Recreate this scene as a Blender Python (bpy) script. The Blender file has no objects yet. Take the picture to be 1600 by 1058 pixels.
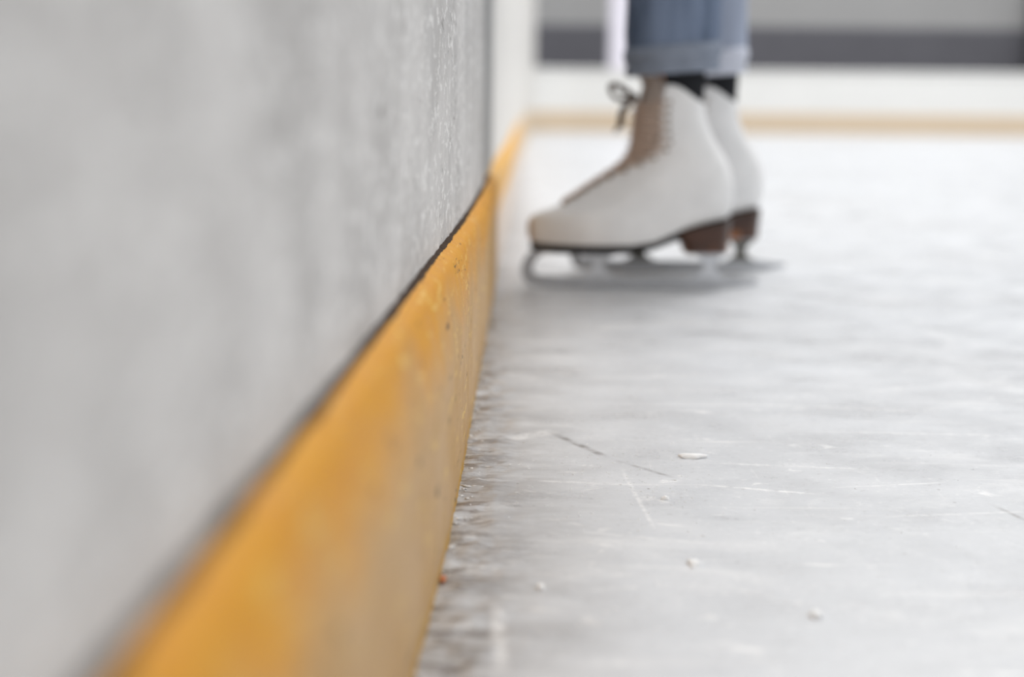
import bpy, bmesh, math, random
from mathutils import Vector, noise
random.seed(7)
S = bpy.context.scene
COL = S.collection
S.view_settings.view_transform = 'Standard'
S.view_settings.look = 'None'

# ------------------------------------------------------------------ helpers
def lin(c):
    return tuple((v/255/12.92) if v/255 <= .04045 else ((v/255+.055)/1.055)**2.4 for v in c) + (1,)

def lerp(a, b, t): return a+(b-a)*t
def sstep(a, b, x):
    t = max(0, min(1, (x-a)/(b-a))); return t*t*(3-2*t)
def interp(tab, x):
    if x <= tab[0][0]: return tab[0][1]
    for (a, va), (b, vb) in zip(tab, tab[1:]):
        if x <= b: return lerp(va, vb, (x-a)/(b-a))
    return tab[-1][1]
def smooth_interp(tab, x):                       # monotone-ish cubic (Catmull-Rom slopes limited)
    n = len(tab)
    if x <= tab[0][0]: return tab[0][1]
    if x >= tab[-1][0]: return tab[-1][1]
    sl = [(tab[i+1][1]-tab[i][1])/(tab[i+1][0]-tab[i][0]) for i in range(n-1)]
    m = [sl[0]]+[0 if sl[i-1]*sl[i] <= 0 else 2*sl[i-1]*sl[i]/(sl[i-1]+sl[i]) for i in range(1, n-1)]+[sl[-1]]
    for i in range(n-1):
        if x <= tab[i+1][0]:
            h = tab[i+1][0]-tab[i][0]; t = (x-tab[i][0])/h
            return ((2*t**3-3*t*t+1)*tab[i][1]+(t**3-2*t*t+t)*h*m[i]+(-2*t**3+3*t*t)*tab[i+1][1]+(t**3-t*t)*h*m[i+1])

def link(name, bm, mats, parent=None, smooth=True, kind=None):
    bmesh.ops.recalc_face_normals(bm, faces=bm.faces)
    me = bpy.data.meshes.new(name); bm.to_mesh(me); bm.free()
    if not isinstance(mats, (list, tuple)): mats = [mats]
    for m in mats: me.materials.append(m)
    for p in me.polygons: p.use_smooth = smooth
    o = bpy.data.objects.new(name, me); COL.objects.link(o)
    if parent: o.parent = parent
    if kind: o['kind'] = kind
    return o

def auto_sharp(o, ang=40):
    me = o.data; b = bmesh.new(); b.from_mesh(me)
    for e in b.edges:
        if len(e.link_faces) == 2 and e.calc_face_angle(0) > math.radians(ang): e.smooth = False
    b.to_mesh(me); b.free()

def loft(bm, rings, close=True, caps=(True, True), mat=None):
    vr = [[bm.verts.new(p) for p in r] for r in rings]
    n = len(rings[0])
    for i in range(len(vr)-1):
        for j in range(n if close else n-1):
            f = bm.faces.new((vr[i][j], vr[i][(j+1) % n], vr[i+1][(j+1) % n], vr[i+1][j]))
            if mat is not None: f.material_index = mat(i, j) if callable(mat) else mat
    if close and caps[0]: bm.faces.new(vr[0])
    if close and caps[1]: bm.faces.new(vr[-1])
    return vr

def tube(bm, pts, r, seg=8, flat=1.0, mat=0):
    pts = [Vector(p) for p in pts]
    rings = []
    up = Vector((0, 0, 1))
    for i, p in enumerate(pts):
        t = (pts[min(i+1, len(pts)-1)]-pts[max(i-1, 0)]).normalized()
        a = t.cross(up)
        if a.length < 1e-3: a = t.cross(Vector((0, 1, 0)))
        a.normalize(); b = t.cross(a)
        rr = r(i/(len(pts)-1)) if callable(r) else r
        rings.append([p+a*rr*math.cos(k*2*math.pi/seg)+b*rr*flat*math.sin(k*2*math.pi/seg) for k in range(seg)])
    loft(bm, rings, mat=mat)

def extrude_poly(bm, pts2, v0, v1, mat=0):       # pts2 in (x,z), thickness along y
    a = [bm.verts.new((x, v0, z)) for x, z in pts2]
    b = [bm.verts.new((x, v1, z)) for x, z in pts2]
    n = len(a)
    fs = [bm.faces.new(a), bm.faces.new(b[::-1])]
    for i in range(n): fs.append(bm.faces.new((a[i], b[i], b[(i+1) % n], a[(i+1) % n])))
    for f in fs: f.material_index = mat

# ------------------------------------------------------------------ node helpers
class NT:
    def __init__(s, name):
        s.m = bpy.data.materials.new(name); s.m.use_nodes = True
        s.t = s.m.node_tree; s.n = s.t.nodes
        s.b = s.n['Principled BSDF']
    def new(s, typ, **kw):
        n = s.n.new(typ)
        for k, v in kw.items(): setattr(n, k, v)
        return n
    def set(s, sock, v):
        if hasattr(v, 'is_output') or isinstance(v, bpy.types.NodeSocket): s.t.links.new(v, sock)
        else: sock.default_value = v
    def math(s, op, a, b=None, c=None, clamp=False):
        n = s.new('ShaderNodeMath', operation=op); n.use_clamp = clamp
        s.set(n.inputs[0], a)
        if b is not None: s.set(n.inputs[1], b)
        if c is not None: s.set(n.inputs[2], c)
        return n.outputs[0]
    def pos(s):
        if not hasattr(s, '_pos'):
            s._pos = s.new('ShaderNodeTexCoord').outputs['Object']
        return s._pos
    def xyz(s):
        if not hasattr(s, '_xyz'):
            n = s.new('ShaderNodeSeparateXYZ'); s.set(n.inputs[0], s.pos()); s._xyz = n.outputs
        return s._xyz
    def mapped(s, scale=(1, 1, 1), rot=(0, 0, 0)):
        n = s.new('ShaderNodeMapping'); s.set(n.inputs['Vector'], s.pos())
        n.inputs['Scale'].default_value = scale; n.inputs['Rotation'].default_value = rot
        return n.outputs[0]
    def noise(s, scale, detail=4, rough=.55, vec=None, dist=0):
        n = s.new('ShaderNodeTexNoise')
        s.set(n.inputs['Vector'], vec if vec is not None else s.pos())
        n.inputs['Scale'].default_value = scale; n.inputs['Detail'].default_value = detail
        n.inputs['Roughness'].default_value = rough; n.inputs['Distortion'].default_value = dist
        return n.outputs['Fac']
    def voro(s, scale, vec=None, feature='F1'):
        n = s.new('ShaderNodeTexVoronoi', feature=feature)
        s.set(n.inputs['Vector'], vec if vec is not None else s.pos()); n.inputs['Scale'].default_value = scale
        return n.outputs['Distance']
    def ss(s, x, a, b, lo=0., hi=1.):
        n = s.new('ShaderNodeMapRange', interpolation_type='SMOOTHSTEP')
        s.set(n.inputs[0], x); n.inputs[1].default_value = a; n.inputs[2].default_value = b
        n.inputs[3].default_value = lo; n.inputs[4].default_value = hi
        return n.outputs[0]
    def mix(s, f, a, b, blend='MIX'):
        n = s.new('ShaderNodeMix', data_type='RGBA', blend_type=blend)
        s.set(n.inputs[0], f); s.set(n.inputs[6], a); s.set(n.inputs[7], b)
        return n.outputs[2]
    def bump(s, h, strength=.3, dist=.001):
        n = s.new('ShaderNodeBump'); s.set(n.inputs['Height'], h)
        n.inputs['Strength'].default_value = strength; n.inputs['Distance'].default_value = dist
        s.t.links.new(n.outputs[0], s.b.inputs['Normal'])
    def fin(s, color, rough=.5, spec=.5, metal=0.):
        s.set(s.b.inputs['Base Color'], color); s.set(s.b.inputs['Roughness'], rough)
        s.b.inputs['Specular IOR Level'].default_value = spec; s.b.inputs['Metallic'].default_value = metal
        return s.m

def simple(name, rgb, rough=.5, spec=.5, metal=0., var=.06, scale=60, bump=.0):
    k = NT(name)
    c = lin(rgb); d = tuple(x*(1-var*2.2) for x in c[:3])+(1,); u = tuple(min(1, x*(1+var*2.2)) for x in c[:3])+(1,)
    f = k.noise(scale, 4)
    if bump: k.bump(k.noise(scale*4, 3), bump, .001)
    return k.fin(k.mix(f, d, u), rough, spec, metal)

# ------------------------------------------------------------------ materials
def mat_wall():
    k = NT('grey_board')
    big = k.noise(7.5, 3, .5, k.mapped((1, 1.3, 1)))
    mid = k.noise(20, 4, .6)
    c = k.mix(k.ss(big, .34, .66), lin((184, 182, 180)), lin((209, 207, 205)))
    c = k.mix(k.ss(mid, .45, .75, 0, .14), c, lin((172, 167, 165)))
    fine = k.noise(300, 5, .7, k.mapped((.5, .2, .45)))
    c = k.mix(k.ss(fine, .52, .62, 0, .7), c, lin((240, 239, 237)))
    pit = k.noise(240, 5, .75, k.mapped((.5, .22, .40), (0, 0, 0)))
    c = k.mix(k.ss(pit, .60, .67, 0, .65), c, lin((88, 84, 80)))
    k.bump(k.math('ADD', fine, k.math('MULTIPLY', mid, .3)), .35, .0016)
    return k.fin(c, k.ss(mid, .3, .7, .42, .6), .4)

def mat_yellow(name='yellow_kick_paint', fr=.88):
    k = NT(name)
    z = k.xyz()[2]
    n1 = k.noise(9, 4, .6); n2 = k.noise(40, 5, .65); n3 = k.noise(280, 5, .7, k.mapped((.5, .10, .5)))
    yel = k.mix(k.ss(n2, .35, .7), lin((210, 143, 18)), lin((216, 154, 40)))
    frost = k.mix(k.ss(n1, .3, .7), lin((188, 152, 102)), lin((197, 168, 130)))
    h = k.math('ADD', z, k.math('MULTIPLY', k.math('SUBTRACT', n1, .5), .10))
    f = k.ss(h, .146, .095, .0, fr)
    c = k.mix(f, yel, frost)
    low = k.ss(k.math('ADD', z, k.math('MULTIPLY', k.math('SUBTRACT', n2, .5), .03)), .016, .004, 0, .75)
    c = k.mix(low, c, lin((206, 156, 44)))
    c = k.mix(k.ss(n3, .55, .68, 0, .6), c, lin((238, 206, 120)))
    pit = k.noise(190, 5, .75, k.mapped((.5, .11, .5)))
    c = k.mix(k.ss(pit, .60, .68, 0, .9), c, lin((70, 52, 28)))
    k.bump(k.math('ADD', n3, k.math('MULTIPLY', n2, 1.2)), .45, .0016)
    return k.fin(c, k.ss(n2, .3, .7, .5, .65), .25)

def mat_ice():
    k = NT('rink_ice')
    X, Y, Z = k.xyz()
    big = k.noise(2.1, 4, .6, dist=.4)
    mid = k.noise(17, 5, .62, k.mapped((.7, 1, 1), (0, 0, .2)))
    fine = k.noise(190, 6, .7)
    # sideways scrapes left by blades and the ice resurfacer
    st1 = k.noise(30, 5, .65, k.mapped((.16, 1.5, 1), (0, 0, .06)))
    st2 = k.noise(70, 4, .7, k.mapped((.07, 1.6, 1), (0, 0, -.12)))
    c = k.mix(k.ss(big, .3, .7), lin((208, 210, 213)), lin((220, 223, 227)))
    c = k.mix(k.ss(mid, .50, .74, 0, .25), c, lin((232, 233, 235)))
    c = k.mix(k.ss(mid, .50, .28, 0, .13), c, lin((182, 182, 183)))
    c = k.mix(k.ss(st1, .56, .72, 0, .35), c, lin((240, 240, 241)))
    c = k.mix(k.ss(st2, .60, .74, 0, .5), c, lin((244, 244, 244)))
    c = k.mix(k.ss(fine, .56, .70, 0, .55), c, lin((246, 246, 246)))
    c = k.mix(k.ss(fine, .44, .30, 0, .35), c, lin((150, 147, 144)))
    fog = k.noise(9, 6, .68, k.mapped((.8, 1, 1), (0, 0, .5)), dist=.8)
    c = k.mix(k.ss(fog, .52, .70, 0, .55), c, lin((238, 239, 240)))
    c = k.mix(k.ss(fog, .46, .30, 0, .14), c, lin((176, 176, 177)))
    blot = k.noise(48, 5, .7, k.mapped((.55, 1, 1), (0, 0, -.3)), dist=.6)
    c = k.mix(k.ss(blot, .60, .70, 0, .75), c, lin((250, 250, 250)))
    hair = k.noise(55, 5, .75, k.mapped((.10, 2.4, 1), (0, 0, .16)))
    c = k.mix(k.ss(hair, .60, .70, 0, .6), c, lin((250, 250, 250)))
    hair2 = k.noise(60, 5, .75, k.mapped((2.0, .16, 1), (0, 0, .35)))
    c = k.mix(k.ss(hair2, .62, .72, 0, .4), c, lin((246, 246, 246)))
    # darker wet, dirty strip along the kick board
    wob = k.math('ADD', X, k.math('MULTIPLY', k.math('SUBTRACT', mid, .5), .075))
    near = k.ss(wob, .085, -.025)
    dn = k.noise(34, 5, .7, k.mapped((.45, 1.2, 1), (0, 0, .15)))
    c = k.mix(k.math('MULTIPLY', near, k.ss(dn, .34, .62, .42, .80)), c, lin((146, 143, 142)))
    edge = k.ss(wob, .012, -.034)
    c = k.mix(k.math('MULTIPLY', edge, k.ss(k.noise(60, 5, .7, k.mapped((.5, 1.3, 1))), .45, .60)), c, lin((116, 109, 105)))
    c = k.mix(k.math('MULTIPLY', near, k.ss(k.noise(85, 5, .7, k.mapped((.4, 1.2, 1), (0, 0, .3))), .58, .70, 0, .75)), c, lin((238, 236, 233)))
    # individual scratches  (x0,y0,x1,y1,width,strength,light?)
    wig = k.math('MULTIPLY', k.math('SUBTRACT', k.noise(26, 3), .5), .006)
    brk = k.noise(95, 4, .7)
    segs = SCR
    for (x0, y0, x1, y1, w, st, light) in segs:
        dx, dy = x1-x0, y1-y0; L2 = dx*dx+dy*dy
        px = k.math('SUBTRACT', X, x0); py = k.math('ADD', k.math('SUBTRACT', Y, y0), wig)
        t = k.math('DIVIDE', k.math('ADD', k.math('MULTIPLY', px, dx), k.math('MULTIPLY', py, dy)), L2, clamp=True)
        ex = k.math('SUBTRACT', px, k.math('MULTIPLY', t, dx)); ey = k.math('SUBTRACT', py, k.math('MULTIPLY', t, dy))
        d = k.math('SQRT', k.math('ADD', k.math('MULTIPLY', ex, ex), k.math('MULTIPLY', ey, ey)))
        fade = k.math('MULTIPLY', k.ss(d, w, w*.15), k.ss(brk, .36, .60, .15, 1))
        fade = k.math('MULTIPLY', fade, k.ss(k.math('ABSOLUTE', k.math('SUBTRACT', t, .5)), .5, .25))
        c = k.mix(k.math('MULTIPLY', fade, st), c, lin((252, 252, 252)) if light else lin((118, 112, 108)))
    lumps = k.math('MULTIPLY', edge, k.math('ADD', k.math('MULTIPLY', dn, 6.), k.math('MULTIPLY', k.noise(150, 5, .7), 5.)))
    k.bump(k.math('ADD', k.math('MULTIPLY', fine, .5), k.math('ADD', st1, lumps)), .09, .0014)
    return k.fin(c, k.ss(mid, .3, .7, .26, .42), .5)

def mat_denim():
    k = NT('blue_denim')
    X, Y, Z = k.xyz()
    f = k.noise(16, 4, .6, k.mapped((1.4, 1.4, .22)))
    w = k.noise(900, 2, .5)
    far = k.ss(Y, 1.945, 1.985, 0, .6)  # back light on the farther leg, put into the denim colour
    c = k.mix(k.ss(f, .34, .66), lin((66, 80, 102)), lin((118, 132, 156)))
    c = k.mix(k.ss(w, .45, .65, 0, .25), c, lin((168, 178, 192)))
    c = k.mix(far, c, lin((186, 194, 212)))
    k.bump(k.math('ADD', w, k.noise(35, 3)), .35, .002)
    return k.fin(c, .9, .15)

def mat_leather():
    k = NT('white_leather')
    X, Y, Z = k.xyz()
    n = k.noise(22, 4, .6); cr = k.noise(70, 4, .6, k.mapped((1, 1, .5)))
    c = k.mix(k.ss(n, .3, .7), lin((232, 232, 232)), lin((243, 243, 243)))
    # stained toe, with yellow bounce from the kick board painted in
    u = k.math('ADD', X, k.math('MULTIPLY', k.math('SUBTRACT', n, .5), .012))
    toe = k.math('MULTIPLY', k.ss(u, .013, -.002), k.ss(Z, .104, .08))
    c = k.mix(k.math('MULTIPLY', toe, .85), c, lin((156, 116, 64)))
    c = k.mix(k.math('MULTIPLY', k.ss(u, .16, .03), k.ss(Z, .10, .062, 0, .14)), c, lin((222, 200, 182)))
    k.bump(cr, .15, .002)
    return k.fin(c, .42, .4)

M = dict(
    wall=mat_wall(), yellow=mat_yellow(),
    seam=simple('dirt_seam', (62, 46, 34), .9, .2, var=.3, scale=120, bump=.5),
    post=simple('grey_post', (160, 160, 159), .6, .3, var=.04, scale=20),
    white=simple('white_board', (226, 226, 224), .4, .5, var=.02, scale=4),
    corner=simple('offwhite_board', (220, 218, 214), .45, .5, var=.03, scale=4),
    fyellow=simple('faded_yellow_kick', (206, 188, 164), .5, .4, var=.06, scale=3),
    lav=simple('lavender_white_post', (232, 229, 240), .4, .4, var=.02),
    band=simple('dark_grey_panel', (112, 112, 118), .8, .2, var=.07, scale=2.5),
    back=simple('back_wall_grey', (184, 184, 184), .8, .2, var=.03, scale=2),
    leather=mat_leather(), denim=mat_denim(),
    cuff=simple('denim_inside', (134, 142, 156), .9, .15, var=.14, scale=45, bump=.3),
    pale_cuff=simple('backlit_denim_inside', (200, 204, 216), .9, .15, var=.1, scale=45, bump=.3),  # paler copy of the cuff denim, back light painted into its colour
    sock=simple('black_sock', (42, 43, 46), .95, .1, var=.1, scale=300, bump=.4),
    skin=simple('skin', (205, 160, 135), .5, .4, var=.04),
    sole=simple('black_sole', (22, 16, 13), .6, .2, var=.15),
    heel=None,
    steel=simple('blade_steel', (214, 217, 222), .4, .5, .6, var=.05, scale=40),
    plate=simple('runner_steel', (182, 184, 188), .35, .5, .85, var=.08, scale=40),
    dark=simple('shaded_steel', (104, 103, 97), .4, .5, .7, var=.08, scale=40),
    lace=simple('brown_lace', (206, 184, 168), .85, .2, var=.18, scale=150, bump=.4),
    dlace=simple('dark_brown_lace', (92, 74, 60), .85, .2, var=.18, scale=150),
    tongue=simple('taupe_tongue', (214, 200, 190), .7, .3, var=.1, scale=60),
    eyelet=simple('eyelet_metal', (150, 135, 120), .3, .5, 1., var=.05),
    snow=simple('packed_snow', (253, 253, 254), .6, .4, var=.01, scale=200, bump=.2),
    frost=simple('dirty_frost', (226, 224, 222), .3, .6, var=.12, scale=160, bump=.7),
    orange=simple('orange_paint', (196, 112, 56), .5, .4, var=.1),
)
def mat_heel():
    k = NT('brown_stacked_heel')
    X, Y, Z = k.xyz()
    band = k.noise(1.0, 2, .5, k.mapped((6, 6, 240)))
    c = k.mix(k.ss(band, .4, .6), lin((46, 25, 14)), lin((78, 46, 28)))
    c = k.mix(k.math('MULTIPLY', k.ss(Z, .066, .054), k.ss(k.noise(50, 2), .45, .6, 0, .7)), c, lin((178, 112, 62)))
    return k.fin(c, .35, .5)
M['heel'] = mat_heel()
for q, w in (('snow', 1.), ('frost', .4)):
    b = M[q].node_tree.nodes['Principled BSDF']
    b.inputs['Subsurface Weight'].default_value = w; b.inputs['Subsurface Radius'].default_value = (.01, .01, .01); b.inputs['Subsurface Scale'].default_value = .5

SCR = [
    (.118, .905, .205, .882, .0030, .85, True), (.125, .962, .26, .945, .0024, .55, True),
    (.20, .897, .30, .918, .0022, .5, True), (.075, .951, .086, .79, .0022, .6, True),
    (.028, 1.05, .07, .968, .0050, .8, False), (.07, .968, .113, .915, .0032, .55, False),
    (-.004, 1.02, .036, 1.055, .0110, .5, True), (.006, .91, .10, .90, .004, .35, True),
    (-.006, .68, -.003, .58, .0055, .6, True), (.03, .80, .13, .775, .004, .35, True),
    (.30, .87, .325, .79, .003, .5, False), (.16, 1.16, .36, 1.13, .007, .4, True),
    (.22, 1.06, .40, 1.05, .005, .45, True), (.05, 1.25, .20, 1.28, .008, .3, True),
    (.22, .835, .33, .85, .003, .4, True), (.28, .76, .31, .70, .004, .35, False),
]
M["ice"] = mat_ice()

# ------------------------------------------------------------------ plan curves of the boards  (y -> x)
WALLX = [(-1.2, -.105), (0, -.077), (.2, -.0712), (.355, -.0660), (.623, -.0569), (.767, -.0525), (1.067, -.0432), (1.339, -.0374), (1.78, -.0320)]
KICKB = [(-1.2, -.085), (0, -.059), (.25, -.051), (.59, -.0407), (.773, -.035), (.925, -.0325), (1.147, -.0308), (1.385, -.0284), (1.688, -.025), (1.79, -.0235)]
wx = lambda y: smooth_interp(WALLX, y)
kb = lambda y: smooth_interp(KICKB, y)

def ys_dense(a, b):
    out = []; y = a
    while y < b:
        out.append(y)
        y += .06 if y < .1 else (.012 if y < .7 else (.0035 if y < 1.25 else .012))
    return out+[b]

# ---- near grey board
WEND = 1.62
bm = bmesh.new()
zs = [.1, .1505, .1535, .165, .2, .25, .32, .45, .7, 1.0, 1.12]
rings = []
for y in ys_dense(-1.2, WEND):
    x = wx(y)
    rings.append([(x+.0006*noise.noise((y*60, z*60, 3)), y, z) for z in zs]+[(x-.05, y, 1.12), (x-.05, y, .1)])
loft(bm, rings)
o = link('wall_left', bm, M['wall'], kind='structure'); auto_sharp(o)

# ---- yellow kick board with a rounded ledge on top
bm = bmesh.new()
rings = []
KEND = 1.79
prof = 15
for y in ys_dense(-1.2, KEND):
    w = wx(y); b = kb(y); face = max(b+.0022, w+.0120)
    n1 = noise.noise((y*38, 1.3, 0)); n2 = noise.noise((y*160, 7.3, 0)); n3 = noise.noise((y*14, 2.2, 0))
    seamw = .0034+.0014*n1+.0011*n2
    ring = [(w-.02, .1490), (w-.0005, .1535+.0006*n2), (w+seamw, .1516+.0006*n1), (w+seamw+.0012, .1508),
            (w+.0078+.0004*n1, .1492+.0004*n2), (w+.0105, .1470), (w+.0118+.0003*n2, .1425), (lerp(w+.0125, face, .3), .130)]
    for z in (.108, .085, .062, .040, .024):
        ring.append((face+.0008*noise.noise((y*30, z*30, 1))+.0004*noise.noise((y*120, z*120, 5)), z))
    ring += [(b+.0008+.0012*n1+.0008*n2, .011+.002*n1), (b+.0010*n2, -.002), (w-.02, -.002)]
    rings.append([(x, y, z) for x, z in ring])
loft(bm, rings, mat=lambda i, j: 1 if j == 1 else 0)
o = link('baseboard_left', bm, [M['yellow'], M['seam']], kind='structure'); auto_sharp(o, 50)

# ---- grey end post between the near board and the corner boards
bm = bmesh.new()
rings = []
for y in (WEND, WEND+.03, 1.78, 2.1, 2.45):
    x = (-.0345 if y < 1.8 else -.0325)-(.006 if y < WEND+.01 else 0)
    rings.append([(x, y, .02), (x, y, 1.14), (x-.06, y, 1.14), (x-.06, y, .02)])
loft(bm, rings)
o = link('trim_1', bm, M['post'], kind='structure', smooth=False)

# ---- corner and far boards
RUN = [(-.040, 1.8), (-.030, 2.3), (-.025, 2.65), (-.017, 3.13), (-.002, 4.5), (.012, 5.5), (.025, 6.3), (.048, 7.6), (.066, 8.7), (.085, 9.6)]
c0 = Vector((.085+.42, 9.93, 0))
ARC = [(.085+.42-.42*math.cos(a), 9.93+.52*math.sin(a)) for a in [math.radians(x) for x in range(0, 91, 6)]]
FAR = [(1.2, 10.46), (2.5, 10.40), (4.0, 10.33), (7.0, 10.2)]
full = RUN+ARC+FAR
def strip(path, z0, z1, thick, bead=0, out=0):
    """boards following a plan path; thickness away from the rink"""
    bm = bmesh.new(); rings = []
    P = [Vector((x, y, 0)) for x, y in path]
    for i, p in enumerate(P):
        t = (P[min(i+1, len(P)-1)]-P[max(i-1, 0)]).normalized(); nrm = Vector((t.y, -t.x, 0))
        f = p+nrm*out; r = p-nrm*thick
        rb = .012
        rings.append([(f.x, f.y, z0), (f.x, f.y, z1-rb), (f.x-nrm.x*rb, f.y-nrm.y*rb, z1), (r.x, r.y, z1), (r.x, r.y, z0)])
    loft(bm, rings)
    return bm
SPLIT = len(RUN)+5
o = link('wall_corner', strip(full[:SPLIT+1], 0, 1.14, .05), M['corner'], kind='structure'); auto_sharp(o)
o = link('wall_far', strip(full[SPLIT:], 0, .435, .08), M['white'], kind='structure'); auto_sharp(o)
bm = strip(full, -.002, .150, .01, out=.012)
o = link('baseboard_far', bm, mat_yellow('yellow_corner_paint', .35) if False else M['fyellow'], kind='structure'); auto_sharp(o)
# warmer paint on the stretch next to the near board
k = NT('corner_kick_paint'); yy = k.xyz()[1]
c = k.mix(k.ss(yy, 3.0, 8.5), lin((222, 168, 70)), lin((206, 188, 164)))
zz = k.math('ADD', k.xyz()[2], k.math('MULTIPLY', k.math('SUBTRACT', k.noise(6, 3), .5), .05))
c = k.mix(k.math('MULTIPLY', k.ss(zz, .095, .065), k.ss(yy, 7.5, 4.5)), c, lin((216, 200, 186)))
k.fin(c, .5, .4); o.data.materials[0] = k.m
# cap rail on the far board, the pale post and the dark post
link('trim_2', strip(full[SPLIT:], .432, .452, .10, out=.015), M['white'], kind='structure', smooth=False)
def post(name, x0, x1, y0, y1, z0, z1, m):
    bm = bmesh.new()
    r = min(x1-x0, y1-y0)*.2
    ring = [(x0+r, y0), (x1-r, y0), (x1, y0+r), (x1, y1-r), (x1-r, y1), (x0+r, y1), (x0, y1-r), (x0, y0+r)]
    loft(bm, [[(x, y, z) for x, y in ring] for z in (z0, z1)])
    return link(name, bm, m, kind='structure', smooth=False)
post('trim_3', .68, .88, 10.47, 10.56, .448, 2.3, M['lav'])
post('trim_4', 4.34, 4.52, 12.2, 12.33, .0, 2.6, simple('charcoal_post', (74, 75, 78), .7, .3))
# wall and floor behind the rink
bm = bmesh.new()
loft(bm, [[(x, 12.5, 0), (x, 12.5, 3.2), (x, 12.65, 3.2), (x, 12.65, 0)] for x in (-3, 10)])
link('wall_back', bm, M['back'], kind='structure', smooth=False)
bm = bmesh.new()
loft(bm, [[(x, 12.46, 0), (x, 12.46, .835), (x, 12.475, .86), (x, 12.5, .86), (x, 12.5, 0)] for x in (-3, 10)])
link('trim_5', bm, M['band'], kind='structure', smooth=False)
bm = bmesh.new()
loft(bm, [[(x, 10.6, 0), (x, 12.5, 0), (x, 12.5, -.05), (x, 10.6, -.05)] for x in (-3, 10)])
link('floor_behind_boards', bm, simple('rubber_matting', (88, 88, 92), .9, .2), kind='structure', smooth=False)

# ---- ice
bm = bmesh.new()
def xs():
    v = [-.12]; x = -.12
    while x < 9: x += .003 if x < .03 else .006 if x < .1 else (.03 if x < .5 else .7); v.append(x)
    return v
def ysi():
    v = [-1.2]; y = -1.2
    while y < 10.6: y += .2 if y < .5 else (.0035 if y < 1.3 else (.03 if y < 2.4 else .5)); v.append(y)
    return v
XS, YS = xs(), ysi()
def icez(x, y):
    e = sstep(.03, -.035, x)*sstep(.4, .6, y)*sstep(2.2, 1.7, y)
    return e*(.0022*noise.noise((x*60, y*45, 0))+.0014*noise.noise((x*150, y*120, 4))+.0006)
g = [[bm.verts.new((x, y, icez(x, y))) for x in XS] for y in YS]
for j in range(len(YS)-1):
    for i in range(len(XS)-1):
        bm.faces.new((g[j][i], g[j][i+1], g[j+1][i+1], g[j+1][i]))
link('floor', bm, M['ice'], kind='structure')

# ------------------------------------------------------------------ frost piled against the kick board (uncountable)
bm = bmesh.new()
rnd = random.Random(5)
def lump(bm, c, sx, sy, sz, seed, sub=2):
    r = bmesh.ops.create_icosphere(bm, subdivisions=sub, radius=1)
    for v in r['verts']:
        n = 1+.6*noise.noise(v.co*1.7+Vector((seed*3.1, seed, 0)))
        v.co = Vector((c[0]+v.co.x*sx*n, c[1]+v.co.y*sy*n, c[2]+v.co.z*sz*n))
for i in range(260):
    y = rnd.uniform(.42, 1.70) if i % 3 else rnd.uniform(.7, 1.1)
    x = kb(y)+abs(rnd.gauss(0, .006))
    s = rnd.uniform(.0004, .0013)*(1.7 if rnd.random() < .10 else 1)
    lump(bm, (x, y, s*.15), s*rnd.uniform(.8, 1.9), s*rnd.uniform(.8, 1.8), s*.34, i, 1)
o = link('frost', bm, M['frost'])
o['label'] = 'grey lumpy frost and ice crumbs gathered along the foot of the yellow kick board'
o['category'] = 'frost'; o['kind'] = 'stuff'

bm = bmesh.new()
for i in range(260):
    x = rnd.uniform(-.02, .34); y = rnd.uniform(.58, 1.25)
    if i % 2: y = rnd.gauss(.93, .06); x = rnd.uniform(-.02, .12)
    s = rnd.uniform(.00025, .0008)
    lump(bm, (x, y, s*.15), s*rnd.uniform(1, 2.2), s, s*.4, i, 1)
o = link('ice_shavings', bm, M['snow'])
o['label'] = 'tiny white ice shavings sprinkled over the grey ice in front of the skates'
o['category'] = 'ice shavings'; o['kind'] = 'stuff'

# separate chips one can point at
CHIPS = [
    (.1285, .975, .0100, .0050, .0022, 'long flat white ice chip, the largest, lying on the ice above the pale scratches'),
    (.150, .664, .0030, .0030, .0026, 'bright round white ice crumb on the bare ice nearest the camera'),
    (.016, .700, .0024, .0022, .0020, 'small white ice crumb nearest the foot of the yellow kick board'),
    (.100, .742, .0032, .0060, .0016, 'slanted pale ice sliver on the open ice below the pale scratches'),
    (.098, .868, .0024, .0018, .0016, 'small white ice speck just under the start of the long pale scratch'),
]
for i, (x, y, sx, sy, sz, lab) in enumerate(CHIPS):
    bm = bmesh.new(); lump(bm, (0, 0, 0), sx, sy, sz, 40+i, 3)
    o = link('ice_chip', bm, M['snow']); o.location = (x, y, sz*.3)
    o['label'] = lab; o['category'] = 'ice chip'; o['group'] = 'loose ice chips'
bm = bmesh.new(); lump(bm, (0, 0, 0), .0016, .0042, .0014, 91, 2)
o = link('paint_flake', bm, M['orange']); o.location = (-.0345, .705, .003)
o['label'] = 'small orange paint flake at the foot of the yellow kick board'; o['category'] = 'paint flake'

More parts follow.
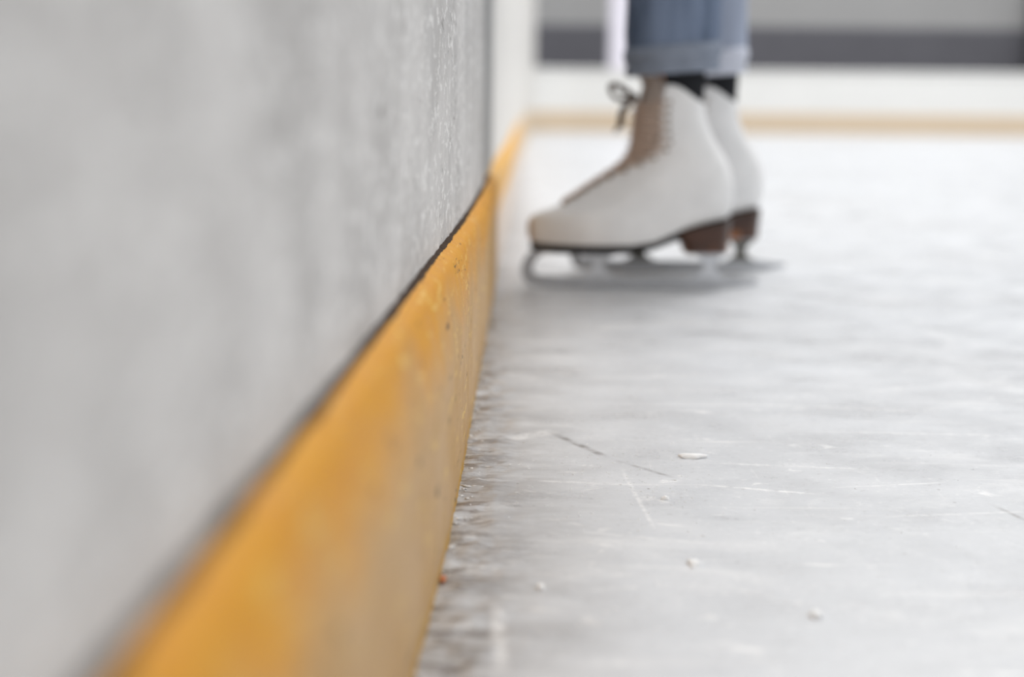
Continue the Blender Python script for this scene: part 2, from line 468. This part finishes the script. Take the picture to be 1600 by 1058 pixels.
# ------------------------------------------------------------------ figure skates   (local: x from toe 0 to heel .28, y across, z up)
FRONT = [(.057, .006), (.066, .001), (.080, .000), (.090, .0035), (.096, .011), (.101, .022), (.107, .040), (.118, .059), (.1300, .0765), (.142, .094), (.153, .110), (.1660, .1245), (.178, .1310), (.192, .1345), (.227, .1375), (.260, .146)]
BACK = [(.057, .256), (.07, .261), (.10, .2640), (.13, .2635), (.144, .2615), (.160, .257), (.173, .250), (.199, .234), (.215, .2285), (.235, .2255), (.260, .2240)]
SOLE = [(0, .0590), (.03, .0570), (.145, .0570), (.165, .0635), (.20, .0800), (.235, .0895), (.27, .0945)]
HALF = [(.057, .037), (.075, .041), (.10, .0415), (.13, .0385), (.16, .0365), (.19, .0350), (.23, .0365), (.262, .0385)]
PLAN = [(0, .55), (.02, .80), (.05, .98), (.085, 1.06), (.12, 1.0), (.16, .84), (.20, .80), (.24, .84), (.28, .80)]
SC = 1.02
def boot_pt(zk, th, off=0.):
    f = smooth_interp(FRONT, zk); b = smooth_interp(BACK, zk)
    w = smooth_interp(HALF, zk)
    uc, a = (f+b)/2, (b-f)/2
    e = 2/2.5
    cs, sn = math.cos(th), math.sin(th)
    u = uc+a*math.copysign(abs(cs)**e, cs)
    v = w*math.copysign(abs(sn)**e, sn)
    lowk = sstep(.135, .08, zk)
    v *= lerp(1, smooth_interp(PLAN, u), lowk)
    # front of the instep is narrower than its middle
    if .10 < zk < .2: v *= lerp(1, .62+.38*sstep(f-.005, f+.075, u), sstep(.10, .125, zk)*sstep(.2, .165, zk))
    t = max(0, min(1, (zk-.057)/.085))
    z = zk+(smooth_interp(SOLE, u)-.057)*(1-t)
    z -= sstep(.20, .26, zk)*.024*sstep(.176, .226, u)      # rim dips towards the back
    p = Vector((u, v, z))
    if off:
        dz, dt = .0015, .03
        n = (boot_pt(zk, th+dt)-boot_pt(zk, th-dt)).cross(boot_pt(min(.26, zk+dz), th)-boot_pt(max(.057, zk-dz), th))
        if n.length > 0: p = p+n.normalized()*off
    return p

NTH = 48
levels = sorted(set([.057+.203*i/34 for i in range(35)]+[.0600, .0865, .0930, .0955, .0985, .1035]))
def build_boot():
    bm = bmesh.new()
    TH = [2*math.pi*i/NTH for i in range(NTH)]
    rings = [[boot_pt(z, t) for t in TH] for z in levels]
    # inner lining: rim turns inward and goes down inside
    top = rings[-1]; c = sum(top, Vector())/NTH
    rim = [c+(p-c)*.955+Vector((0, 0, .002)) for p in top]
    inn = [c+(p-c)*.90-Vector((0, 0, .004)) for p in top]
    inn2 = [c+(p-c)*.86-Vector((0, 0, .05)) for p in top]
    loft(bm, rings+[rim, inn, inn2], caps=(True, True))
    return bm

def build_tongue():
    bm = bmesh.new(); rings = []
    for i in range(30):
        s = i/29; zk = lerp(.108, .2595, s)
        d = lerp(.17, 1.26, sstep(.1, .58, s))
        rings.append([boot_pt(zk, math.pi+d*q, .0016*(1-abs(q)**4)) for q in [x/6-1 for x in range(13)]])
    # flared end standing above the rim
    for k_, (dz, du) in enumerate([(.006, -.003), (.013, -.008), (.018, -.0125)]):
        rings.append([Vector((p.x+du, p.y*(1-.06*k_), p.z+dz)) for p in rings[29]])
    loft(bm, rings, close=False)
    g = bmesh.ops.solidify(bm, geom=bm.faces[:], thickness=.002)
    return bm

def build_laces():
    bm = bmesh.new()
    rows = [.110, .1185, .127, .1355, .144, .1525, .161, .1695, .180, .190, .200, .210, .220, .230, .240]
    def side(zk, sg):
        s = (zk-.108)/.15
        return lerp(.24, 1.38, sstep(.12, .55, s))*sg
    for i in range(len(rows)-1):
        for sg in (1, -1):
            pts = []
            for q in range(13):
                t = q/12; zk = lerp(rows[i], rows[i+1], t)
                th = math.pi+lerp(side(rows[i], sg), side(rows[i+1], -sg), t)
                pts.append(boot_pt(zk, th, .0030+.0012*math.sin(math.pi*t)*(1 if sg > 0 else .3)))
            tube(bm, pts, .0029, 7, .6)
        if i % 1 == 0:                                         # straight bar under the cross
            pts = [boot_pt(rows[i], math.pi+lerp(side(rows[i], 1), side(rows[i], -1), q/10), .0022) for q in range(11)]
            tube(bm, pts, .0026, 6, .6)
    for z in rows:                                             # eyelets and hooks
        for sg in (1, -1):
            p = boot_pt(z, math.pi+side(z, sg)*1.06, .0018)
            r = bmesh.ops.create_uvsphere(bm, u_segments=8, v_segments=6, radius=.0030)
            for v in r['verts']:
                v.co = p+v.co*.85
                for f in v.link_faces: f.material_index = 1
    return bm
def build_bow():
    bm = bmesh.new()
    k0 = boot_pt(.243, math.pi, .006)
    def curve(pts, n=22):
        P = [Vector(p) for p in pts]; out = []
        for i in range(len(P)-1):
            a = P[max(i-1, 0)]; b = P[i]; c = P[i+1]; d = P[min(i+2, len(P)-1)]
            for j in range(8):
                t = j/8
                out.append(.5*((2*b)+(c-a)*t+(2*a-5*b+4*c-d)*t*t+(3*b-a-3*c+d)*t**3))
        return out+[P[-1]]
    K = k0
    loops = [
        [(0, 0, 0), (-.014, -.004, .006), (-.027, -.010, .017), (-.034, -.018, .012), (-.028, -.020, .001), (-.012, -.008, -.002), (0, 0, 0)],
        [(0, 0, 0), (-.010, .006, .009), (-.022, .018, .016), (-.030, .022, .006), (-.018, .014, -.004), (0, 0, 0)],
        [(0, 0, 0), (-.010, -.006, -.006), (-.019, -.012, -.018), (-.021, -.015, -.033), (-.026, -.016, -.044)],
        [(0, 0, 0), (-.007, .006, -.008), (-.014, .012, -.022), (-.015, .015, -.038)],
    ]
    for L in loops: tube(bm, curve([K+Vector(p) for p in L]), .0031, 7, .7)
    r = bmesh.ops.create_icosphere(bm, subdivisions=2, radius=.0062)
    for v in r['verts']: v.co = K+Vector((v.co.x*1.1-.003, v.co.y*1.3, v.co.z))
    return bm

def build_sole():
    bm = bmesh.new()
    n = 40; rings = []
    for dz, gr in ((.0022, 1.03), (-.0005, 1.05), (-.0072, 1.05), (-.0086, 1.01)):
        ring = []
        for i in range(n):
            p = boot_pt(.057, 2*math.pi*i/n)
            c = .13
            thin = lerp(1, .55, sstep(.145, .185, p.x))
            ring.append(Vector((c+(p.x-c)*(1+(gr-1)*.35), p.y*gr, p.z+dz*thin)))
        rings.append(ring)
    loft(bm, rings)
    return bm
def build_heel():
    bm = bmesh.new(); rings = []
    n = 28
    for s in [i/8 for i in range(9)]:
        ring = []
        u0 = lerp(.186, .202, s**.7); u1 = lerp(.2625, .2590, s)
        for i in range(n):
            a = 2*math.pi*i/n; cs, sn = math.cos(a), math.sin(a)
            e = .35 if cs < 0 else .95
            u = (u0+u1)/2+(u1-u0)/2*math.copysign(abs(cs)**e, cs)
            v = lerp(.0335, .0305, s)*math.copysign(abs(sn)**(.45 if cs < 0 else .95), sn)
            ztop = smooth_interp(SOLE, u)-.002
            ring.append(Vector((u, v, lerp(ztop, .0500, s))))
        rings.append(ring)
    loft(bm, rings)
    return bm

def hourglass(uc, zt, zb, wt, wm, wb, lean=0):
    L, R = [], []
    for i in range(13):
        t = i/12; z = lerp(zb, zt, t)
        w = wm+(wb-wm)*max(0, 1-t/.5)**2.2+(wt-wm)*max(0, (t-.5)/.5)**2.2
        L.append((uc-w/2+lean*t, z)); R.append((uc+w/2+lean*t, z))
    return R+L[::-1]
def build_blade():
    bm = bmesh.new()
    T = .0021
    # runner with rocker, toe pick and long tail
    low, up = [], []
    for i in range(41):
        t = i/40; u = lerp(.004, .300, t)
        zb = .0008+.0075*max(0, (u-.24)/.06)**2+.003*max(0, (.05-u)/.05)**2
        low.append((u, zb)); up.append((u, zb+.0150-.0090*max(0, (u-.262)/.038)))
    toe = [(.0005, .0050), (-.0030, .0075), (-.0025, .0105), (-.0060, .0125), (-.0052, .0160), (-.0085, .0190), (-.0070, .0240), (-.0060, .0330), (-.0005, .0420), (.0050, .0485), (.0300, .0485), (.0150, .0400), (.0080, .0300), (.0090, .0215), (.0150, .0170)]
    extrude_poly(bm, low[::-1]+toe+up[2:], -T, T, 1)
    for poly in (hourglass(.092, .0480, .0120, .068, .014, .070), hourglass(.236, .0480, .0120, .048, .014, .072)):
        extrude_poly(bm, poly, -T*.95, T*.95)
    # mounting plates
    for (a, b, w) in ((.010, .142, .026), (.203, .257, .020)):
        n = 24; rings = []
        for z in (.0470, .0500):
            rings.append([(lerp(a, b, .5)+(b-a)/2*math.copysign(abs(math.cos(q))**.5, math.cos(q)), w*math.copysign(abs(math.sin(q))**.6, math.sin(q)), z) for q in [2*math.pi*i/n for i in range(n)]])
        loft(bm, rings, mat=1)
    return bm

# ------------------------------------------------------------------ the skater (only the legs are in the picture)
NEAR = Vector((.0185, 1.868, 0)); FARS = Vector((.0905, 2.062, 0))
ank = lambda P: Vector((P.x+.186, P.y, 0))
def body_mesh():
    me = bpy.data.meshes.new('person')
    hip = Vector((.225, 1.965, .98))
    vs, es, rad = [hip], [], [.115]
    vs.append(hip+Vector((0, 0, .10))); es.append((0, 1)); rad.append(.110)
    for P, sgn in ((NEAR, -1), (FARS, 1)):
        a = ank(P)
        chain = [(Vector((.215, 1.965+sgn*.085, .86)), .082), (Vector((lerp(.215, a.x-.03, .6), lerp(1.965+sgn*.085, a.y, .6), .52)), .054),
                 (Vector((a.x-.012, a.y, .36)), .047), (Vector((a.x, a.y, .22)), .031), (Vector((a.x+.02, a.y, .145)), .030), (Vector((a.x-.065, a.y, .110)), .027), (Vector((a.x-.125, a.y, .085)), .017)]
        prev = 0
        for p, r in chain:
            vs.append(p); rad.append(r); es.append((prev, len(vs)-1)); prev = len(vs)-1
    me.from_pydata(vs, es, [])
    o = bpy.data.objects.new('person', me); COL.objects.link(o)
    sk = o.modifiers.new('skin', 'SKIN')
    for i, v in enumerate(me.skin_vertices[0].data):
        v.radius = (rad[i], rad[i]); v.use_root = (i == 0)
    sk.use_smooth_shade = True
    o.modifiers.new('sub', 'SUBSURF').levels = 2; o.modifiers['sub'].render_levels = 2
    bpy.context.view_layer.update()
    dg = bpy.context.evaluated_depsgraph_get()
    new = bpy.data.meshes.new_from_object(o.evaluated_get(dg))
    o.modifiers.clear(); o.data = new
    for m in list(new.materials): pass
    new.materials.clear(); new.materials.append(M['skin'])
    for p in new.polygons: p.use_smooth = True
    return o
person = body_mesh()
person['label'] = 'person in rolled blue jeans and white figure skates standing on the ice, facing the boards'
person['category'] = 'person'

def leg_ring(c, rx, ry, z, seed, amp, n=40, tilt=0):
    out = []
    for i in range(n):
        a = 2*math.pi*i/n
        w = 1+amp*noise.noise((math.cos(a)*1.6+seed, math.sin(a)*1.6, z*9))+amp*.6*noise.noise((math.cos(a)*3+seed, math.sin(a)*3, z*22))
        out.append(Vector((c.x+rx*w*math.cos(a), c.y+ry*w*math.sin(a), z+tilt*math.cos(a))))
    return out
def jeans():
    bm = bmesh.new()
    for P, sgn, seed in ((NEAR, -1, 2.), (FARS, 1, 9.)):
        a = ank(P); shift = -.002 if sgn < 0 else -.006
        base = Vector((a.x+shift, a.y, 0)); top = Vector((.222, 1.965+sgn*.088, 0))
        rings = [leg_ring(base, .046, .044, .300, seed, .02)]
        for z, r in ((.290, .0575), (.305, .0585), (.33, .0595), (.37, .0605), (.42, .063), (.48, .066), (.55, .073), (.65, .083), (.75, .094), (.84, .10), (.90, .098)):
            t = sstep(.30, .86, z)
            c = base.lerp(top, t)
            rings.append(leg_ring(c, r, r*.98, z, seed, .055))
        loft(bm, rings)
    rings = [leg_ring(Vector((.222, 1.965, 0)), rx, ry, z, 5., .02) for z, rx, ry in ((.84, .10, .165), (.90, .115, .185), (.97, .112, .18), (1.03, .105, .165), (1.085, .10, .155))]
    loft(bm, rings)
    return bm
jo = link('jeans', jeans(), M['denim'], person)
jo['label'] = 'faded blue denim jeans with rolled cuffs'
for P, seed, sx in ((NEAR, 2., -.001), (FARS, 9., -.006)):
    a = ank(P); c = Vector((a.x+sx, a.y, 0))
    bm = bmesh.new(); rings = []
    for z, r in ((.3000, .0480), (.2820, .0530), (.2770, .0560), (.2775, .0590), (.2830, .0615), (.2890, .0605), (.2915, .0590), (.2945, .0615), (.3030, .0635), (.3090, .0630), (.3130, .0610), (.3145, .0580), (.3110, .0560)):
        rings.append(leg_ring(c, r, r*.98, z+.003, seed+z*8, .05, 48, .005))
    loft(bm, rings)
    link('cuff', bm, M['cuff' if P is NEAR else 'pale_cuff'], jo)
for P, seed in ((NEAR, 3.), (FARS, 4.)):
    a = ank(P); bm = bmesh.new(); rings = []
    for z, r, dx in ((.195, .034, .002), (.225, .0345, .003), (.238, .0355, .004), (.25, .0365, .004), (.265, .0385, .003), (.285, .0410, .001), (.315, .0425, .0)):
        rings.append(leg_ring(Vector((a.x+dx, a.y, 0)), r, r*.9, z, seed, .03, 32))
    loft(bm, rings)
    link('sock', bm, M['sock'], person)

def skate(P, label, mirror):
    o = link('ice_skate', build_boot(), M['leather'], person)
    o.location = P; o.scale = (SC, SC*mirror, SC)
    o['label'] = label
    for nm, b, m in (('tongue', build_tongue(), M['tongue']), ('sole', build_sole(), M['sole']), ('heel_block', build_heel(), M['heel']),
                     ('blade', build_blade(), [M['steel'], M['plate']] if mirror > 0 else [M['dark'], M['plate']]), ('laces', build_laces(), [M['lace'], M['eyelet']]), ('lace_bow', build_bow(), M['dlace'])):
        q = link(nm, b, m, o)
        if nm in ('blade', 'heel_block', 'sole', 'laces'): auto_sharp(q, 45)
    return o
skate(NEAR, 'white leather figure skate on the foot nearer the camera', 1)
skate(FARS, 'white leather figure skate on the farther foot, half hidden behind the other skate', -1)

# ------------------------------------------------------------------ light
W = bpy.data.worlds.new('hall_light'); S.world = W; W.use_nodes = True
nt = W.node_tree; bg = nt.nodes['Background']
tc = nt.nodes.new('ShaderNodeTexCoord'); sx = nt.nodes.new('ShaderNodeSeparateXYZ'); mr = nt.nodes.new('ShaderNodeMapRange'); mx = nt.nodes.new('ShaderNodeMix')
mx.data_type = 'RGBA'
nt.links.new(tc.outputs['Generated'], sx.inputs[0]); nt.links.new(sx.outputs[2], mr.inputs[0])
mr.inputs[1].default_value = -.1; mr.inputs[2].default_value = .9
mx.inputs[6].default_value = lin((200, 200, 200)); mx.inputs[7].default_value = lin((251, 251, 251))
nt.links.new(mr.outputs[0], mx.inputs[0]); nt.links.new(mx.outputs[2], bg.inputs[0])
bg.inputs[1].default_value = .77
def area(name, loc, rot, sx_, sy_, power, color=(1, 1, 1)):
    L = bpy.data.lights.new(name, 'AREA'); L.shape = 'RECTANGLE'; L.size = sx_; L.size_y = sy_; L.energy = power; L.color = color
    o = bpy.data.objects.new(name, L); COL.objects.link(o); o.location = loc; o.rotation_euler = rot
    return o
area('rink_lamp', (3.0, 7.2, 4.6), (0, math.radians(8), 0), 5, 4, 260)
area('rink_lamp', (.9, 2.9, 3.6), (0, math.radians(8), 0), 1.3, 1.0, 62)
area('side_fill', (5.6, 3.2, 1.9), (0, math.radians(72), 0), 2.2, 3.0, 25)  # added fill, lightens the heel side and the backs of the jeans

area('front_fill', (1.8, -2.2, 2.0), (math.radians(72), 0, math.radians(20)), 2.5, 1.6, 17)  # unseen fill added behind the camera to brighten boots and legs

# ------------------------------------------------------------------ camera
cam = bpy.data.cameras.new('camera'); co = bpy.data.objects.new('camera', cam); COL.objects.link(co)
cam.sensor_width = 36; cam.lens = 50; cam.clip_start = .005; cam.clip_end = 100
co.location = (0, 0, .25)
pitch = math.atan(379/2222.2); roll = math.radians(.6)
from mathutils import Matrix
R = Matrix.Rotation(math.pi/2-pitch, 3, 'X') @ Matrix.Rotation(roll, 3, 'Z')
co.rotation_euler = R.to_euler()
cam.dof.use_dof = True; cam.dof.focus_distance = .945; cam.dof.aperture_fstop = 3.2
S.camera = co
